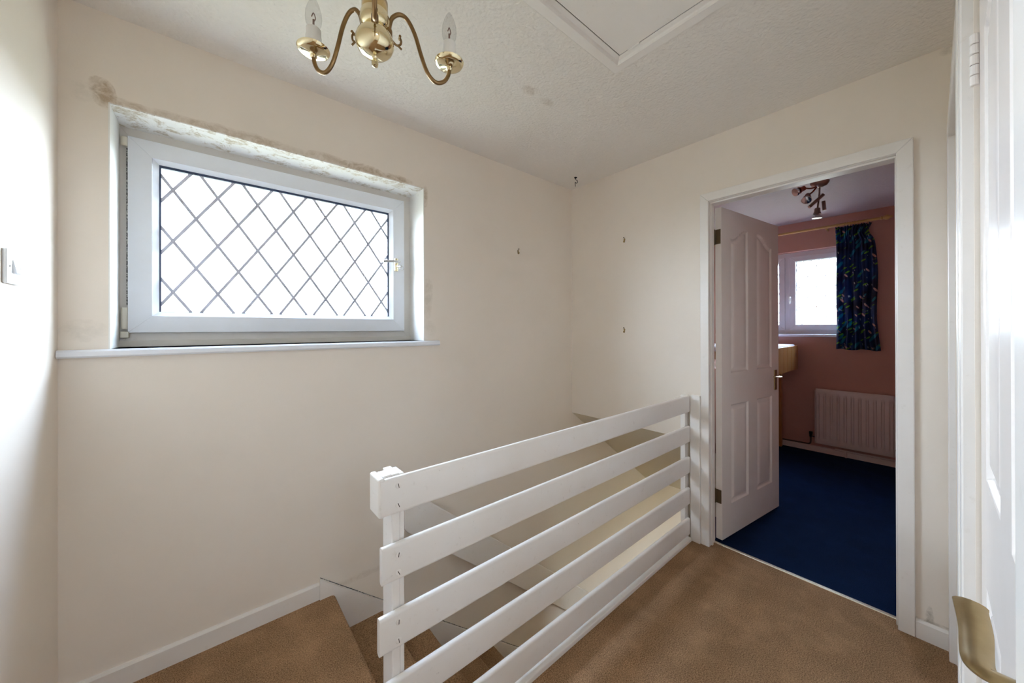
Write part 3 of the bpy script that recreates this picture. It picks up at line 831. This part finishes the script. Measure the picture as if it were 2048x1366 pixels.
# curtain pole with rings
pz, px = 2.275, XB-.085
cp = empty('curtain_pole', (px, -.9, pz)); tag(cp, 'pine curtain pole with a turned finial above the bedroom window', 'curtain pole')
def cpp(name, bm, mat, sm=True):
    o = new_obj(name, bm, mat, None, sm); o.parent = cp; o.matrix_parent_inverse = Matrix.Translation(cp.location).inverted(); return o
MX = Matrix.Rotation(PI/2, 4, 'X')
cpp('pole', lathe(B(), [(.0125, 0), (.0125, 1.44)], 16, (px, -.14, pz), MX), 'pine_pole')
cpp('finial', lathe(B(), [(.0125, 0), (.018, .004), (.018, .010), (.012, .015), (.017, .024), (.024, .036), (.022, .048), (.012, .058), (.010, .062), (.012, .068), (.004, .078)], 18, (px, -1.575, pz), MX), 'pine_pole')
for y in (-1.20, -.22):
    bm = B(); tube(bm, [(XB, y, pz-.02), (px, y, pz-.018)], .009, 10); cpp('bracket', bm, 'pine_pole')
for i, y in enumerate((-1.275, -1.285, -1.335, -1.355, -1.37, -1.40, -1.43, -1.49)):
    bm = B(); tube(bm, [(px+.019*math.sin(a), y+.002*math.sin(3*a), pz+.019*math.cos(a)-.004) for a in [q*2*PI/16 for q in range(17)]], .0028, 8, 2); cpp('ring', bm, 'pine_pole')
# curtain
bm = B()
NU, NV = 90, 46
grid = []
for j in range(NV+1):
    v = j/NV; z = 2.248 - v*(2.248-1.064)
    row = []
    for i in range(NU+1):
        u = i/NU
        wid = .268 + .03*v - .035*math.exp(-((v-.06)/.05)**2) + .02*math.sin(v*7)*.3
        y = -1.268 - u*wid - .006*math.sin(v*9+u*4) - .012*math.exp(-((v-.5)/.3)**2)*(1-u)
        amp = .012+.012*v
        x = px - .002 - amp*math.sin(u*2*PI*4.5 + .8*math.sin(v*3)) - .006*math.sin(u*2*PI*9+v*5)
        if v < .10:
            x -= .012*math.sin(u*2*PI*17)*(1-v/.10)
            z2 = z + .005*math.sin(u*2*PI*13+1)*(1-v/.10)
        else: z2 = z + (.006*math.sin(u*12) if j == NV else 0)
        row.append(bm.verts.new((x-.012, y, z2)))
    grid.append(row)
for j in range(NV):
    for i in range(NU): bm.faces.new((grid[j][i], grid[j][i+1], grid[j+1][i+1], grid[j+1][i]))
bmesh.ops.recalc_face_normals(bm, faces=bm.faces)
bmesh.ops.solidify(bm, geom=bm.faces[:], thickness=.003)
cu = new_obj('curtain', bm, 'curtain_print', None, True)
tag(cu, 'dark blue leaf-print curtain hanging at the bedroom window', 'curtain')
# radiator
ra = empty('radiator', (XB-.05, -1.378, .1)); tag(ra, 'pale pink ribbed panel radiator under the bedroom window', 'radiator')
def rap(name, bm, mat, sm=False):
    o = new_obj(name, bm, mat, None, sm); o.parent = ra; o.matrix_parent_inverse = Matrix.Translation(ra.location).inverted(); return o
ry0, ry1, rz0, rz1 = -1.655, -1.108, .10, .655
bm = B(); NRIB = 10
ys = [ry0 + (ry1-ry0)*i/120 for i in range(121)]
zs = [rz0, rz0+.02, rz0+.045, rz0+.06, rz0+.075] + [rz0+.1+(rz1-rz0-.2)*i/6 for i in range(7)] + [rz1-.075, rz1-.06, rz1-.045, rz1-.02, rz1]
G = []
for z in zs:
    row = []
    for y in ys:
        s = ((y-ry0-.02)/(ry1-ry0-.04)*NRIB)
        rib = 0
        if 0 < s < NRIB:
            f_ = s % 1; rib = sstep((f_-.08)/.16)*sstep((.92-f_)/.16)
        vz = sstep((z-rz0-.04)/.035)*sstep((rz1-.04-z)/.035)
        edge = sstep(min(y-ry0, ry1-y)/.006)*sstep(min(z-rz0, rz1-z)/.012)
        row.append(bm.verts.new((XB-.062-.010*edge+.011*(1-rib)*vz*(1 if edge > .9 else 0) - .004*rib*vz, y, z)))
    G.append(row)
for a, b in zip(G, G[1:]):
    for i in range(120): bm.faces.new((a[i], a[i+1], b[i+1], b[i]))
rap('front_panel', bm, 'gloss_pink_white', True)
bm = B(); box(bm, XB-.062, XB-.045, ry0, ry1, rz0, rz1, .002); rap('back_panel', bm, 'gloss_pink_white')
bm = B(); box(bm, XB-.078, XB-.03, ry0-.006, ry0-.0005, rz0+.004, rz1-.012, .002); rap('side_cover', bm, 'gloss_pink_white')
bm = B(); box(bm, XB-.078, XB-.03, ry1+.0005, ry1+.006, rz0+.004, rz1-.012, .002); rap('side_cover', bm, 'gloss_pink_white')
for y in (-1.52, -1.24):
    bm = boxes((XB-.046, XB-.0005, y-.015, y+.015, .2, .6)); rap('bracket', bm, 'gloss_pink_white')
bm = B(); lathe(bm, [(.012, .155), (.013, .16), (.013, .182), (.015, .186), (.015, .207), (.012, .21)], 14, (XB-.055, -1.068, 0)); rap('valve_cap', bm, 'black_iron', True)
bm = B(); tube(bm, [(XB-.055, -1.112, .165), (XB-.055, -1.068, .165)], .010, 12); rap('valve_body', bm, 'chrome', True)
bm = B(); tube(bm, [(XB-.055, -1.068, .16), (XB-.055, -1.066, .10), (XB-.045, -1.05, .078), (XB-.03, -1.02, .072), (XB-.025, -.80, .068), (XB-.025, -.60, .066)], .0075, 10, 5); rap('pipe', bm, 'copper_pipe', True)
bm = B(); tube(bm, [(XB-.055, -1.655, .165), (XB-.055, -1.69, .165), (XB-.055, -1.70, .15), (XB-.05, -1.70, .07), (XB-.03, -1.74, .066), (XB-.025, -2.2, .066)], .0075, 10, 5); rap('pipe', bm, 'copper_pipe', True)
bm = B(); tube(bm, [(XB-.025, -1.25, .066), (XB-.025, -1.50, .066), (XB-.025, -1.66, .066)], .006, 10); tube(bm, [(XB-.025, -1.33, .066), (XB-.025, -1.33, .001)], .0075, 10); rap('pipe', bm, 'gloss_pink_white', True)
# pine unit behind the door
pu = empty('pine_unit', (1.9, -.6, 0)); tag(pu, 'raised honey pine boarded unit with pale cover, half hidden behind the open door', 'furniture')
def pup(name, bm, mat, sm=False):
    o = new_obj(name, bm, mat, None, sm); o.parent = pu; o.matrix_parent_inverse = Matrix.Translation(pu.location).inverted(); return o
nb_ = 9; bw = (2.475-1.25)/nb_
for i in range(nb_):
    bm = B(); box(bm, 1.25+i*bw+.001, 1.25+(i+1)*bw-.001, -.967, -.947, .842, 1.088, .004); pup('board', bm, 'pine')
bm = B(); box(bm, 2.476, 2.50, -.960, -.30, .842, 1.088, .010, 3); pup('end_board', bm, 'pine')
bm = B(); box(bm, 1.25, 2.476, -.947, -.30, .98, 1.06); pup('deck', bm, 'pine')
bm = B(); box(bm, 1.27, 2.47, -.945, -.31, 1.06, 1.10, .015, 3); pup('cover', bm, 'blue_cover')
for x in (1.30, 2.44):
    for y in (-.83, -.36):
        bm = B(); box(bm, x, x+.05, y, y+.05, 0, .985, .004); pup('leg', bm, 'pine')
# ceiling spotlights
sp = empty('ceiling_spotlight', (1.33, -1.32, H)); tag(sp, 'small bronze ceiling fitting with three spot bulbs in the bedroom', 'ceiling light')
def spp(name, bm, mat, sm=True):
    o = new_obj(name, bm, mat, None, sm); o.parent = sp; o.matrix_parent_inverse = Matrix.Translation(sp.location).inverted(); return o
spp('base', lathe(B(), [(.058, H), (.057, H-.010), (.045, H-.028), (.020, H-.040), (.008, H-.043)], 28, (1.333, -1.325, 0)), 'spot_metal')
def spot(name_c, root, direction, tip, mat, lens=True):
    D = Vector(direction).normalized(); q = Vector((0, 0, 1)).rotation_difference(D).to_matrix().to_4x4()
    spp('spot_cup', lathe(B(), [(.012, -.045), (.018, -.04), (.020, -.015), (.026, .0), (.024, .002), (.014, -.01)], 20, tip, q), mat)
    spp('spot_bulb', lathe(B(), [(.013, -.01), (.018, .006), (.031, .022), (.0325, .030), (.030, .034), (.012, .036)], 22, tip, q), 'chrome')
    b = Vector(tip) - D*.04
    spp('arm', tube(B(), [root, ((root[0]+b.x)/2+.01, (root[1]+b.y)/2, (root[2]+b.z)/2-.005), tuple(b)], .006, 8, 4), mat)
spot('a', (1.32, -1.31, H-.035), (-.55, .55, -.35), (1.205, -1.225, 2.322), 'spot_red')
spot('b', (1.32, -1.31, H-.035), (-.75, .0, -.75), (1.262, -1.262, 2.268), 'spot_red')
spot('c', (1.335, -1.325, H-.035), (.05, .05, -1), (1.318, -1.312, 2.145), 'spot_metal')
bm = B(); tube(bm, [(1.345, -1.345, 2.29), (1.285, -1.27, 2.20)], .012, 10); tube(bm, [(1.345, -1.345, 2.24), (1.35, -1.35, 2.17)], .012, 10); spp('yoke', bm, 'spot_metal')
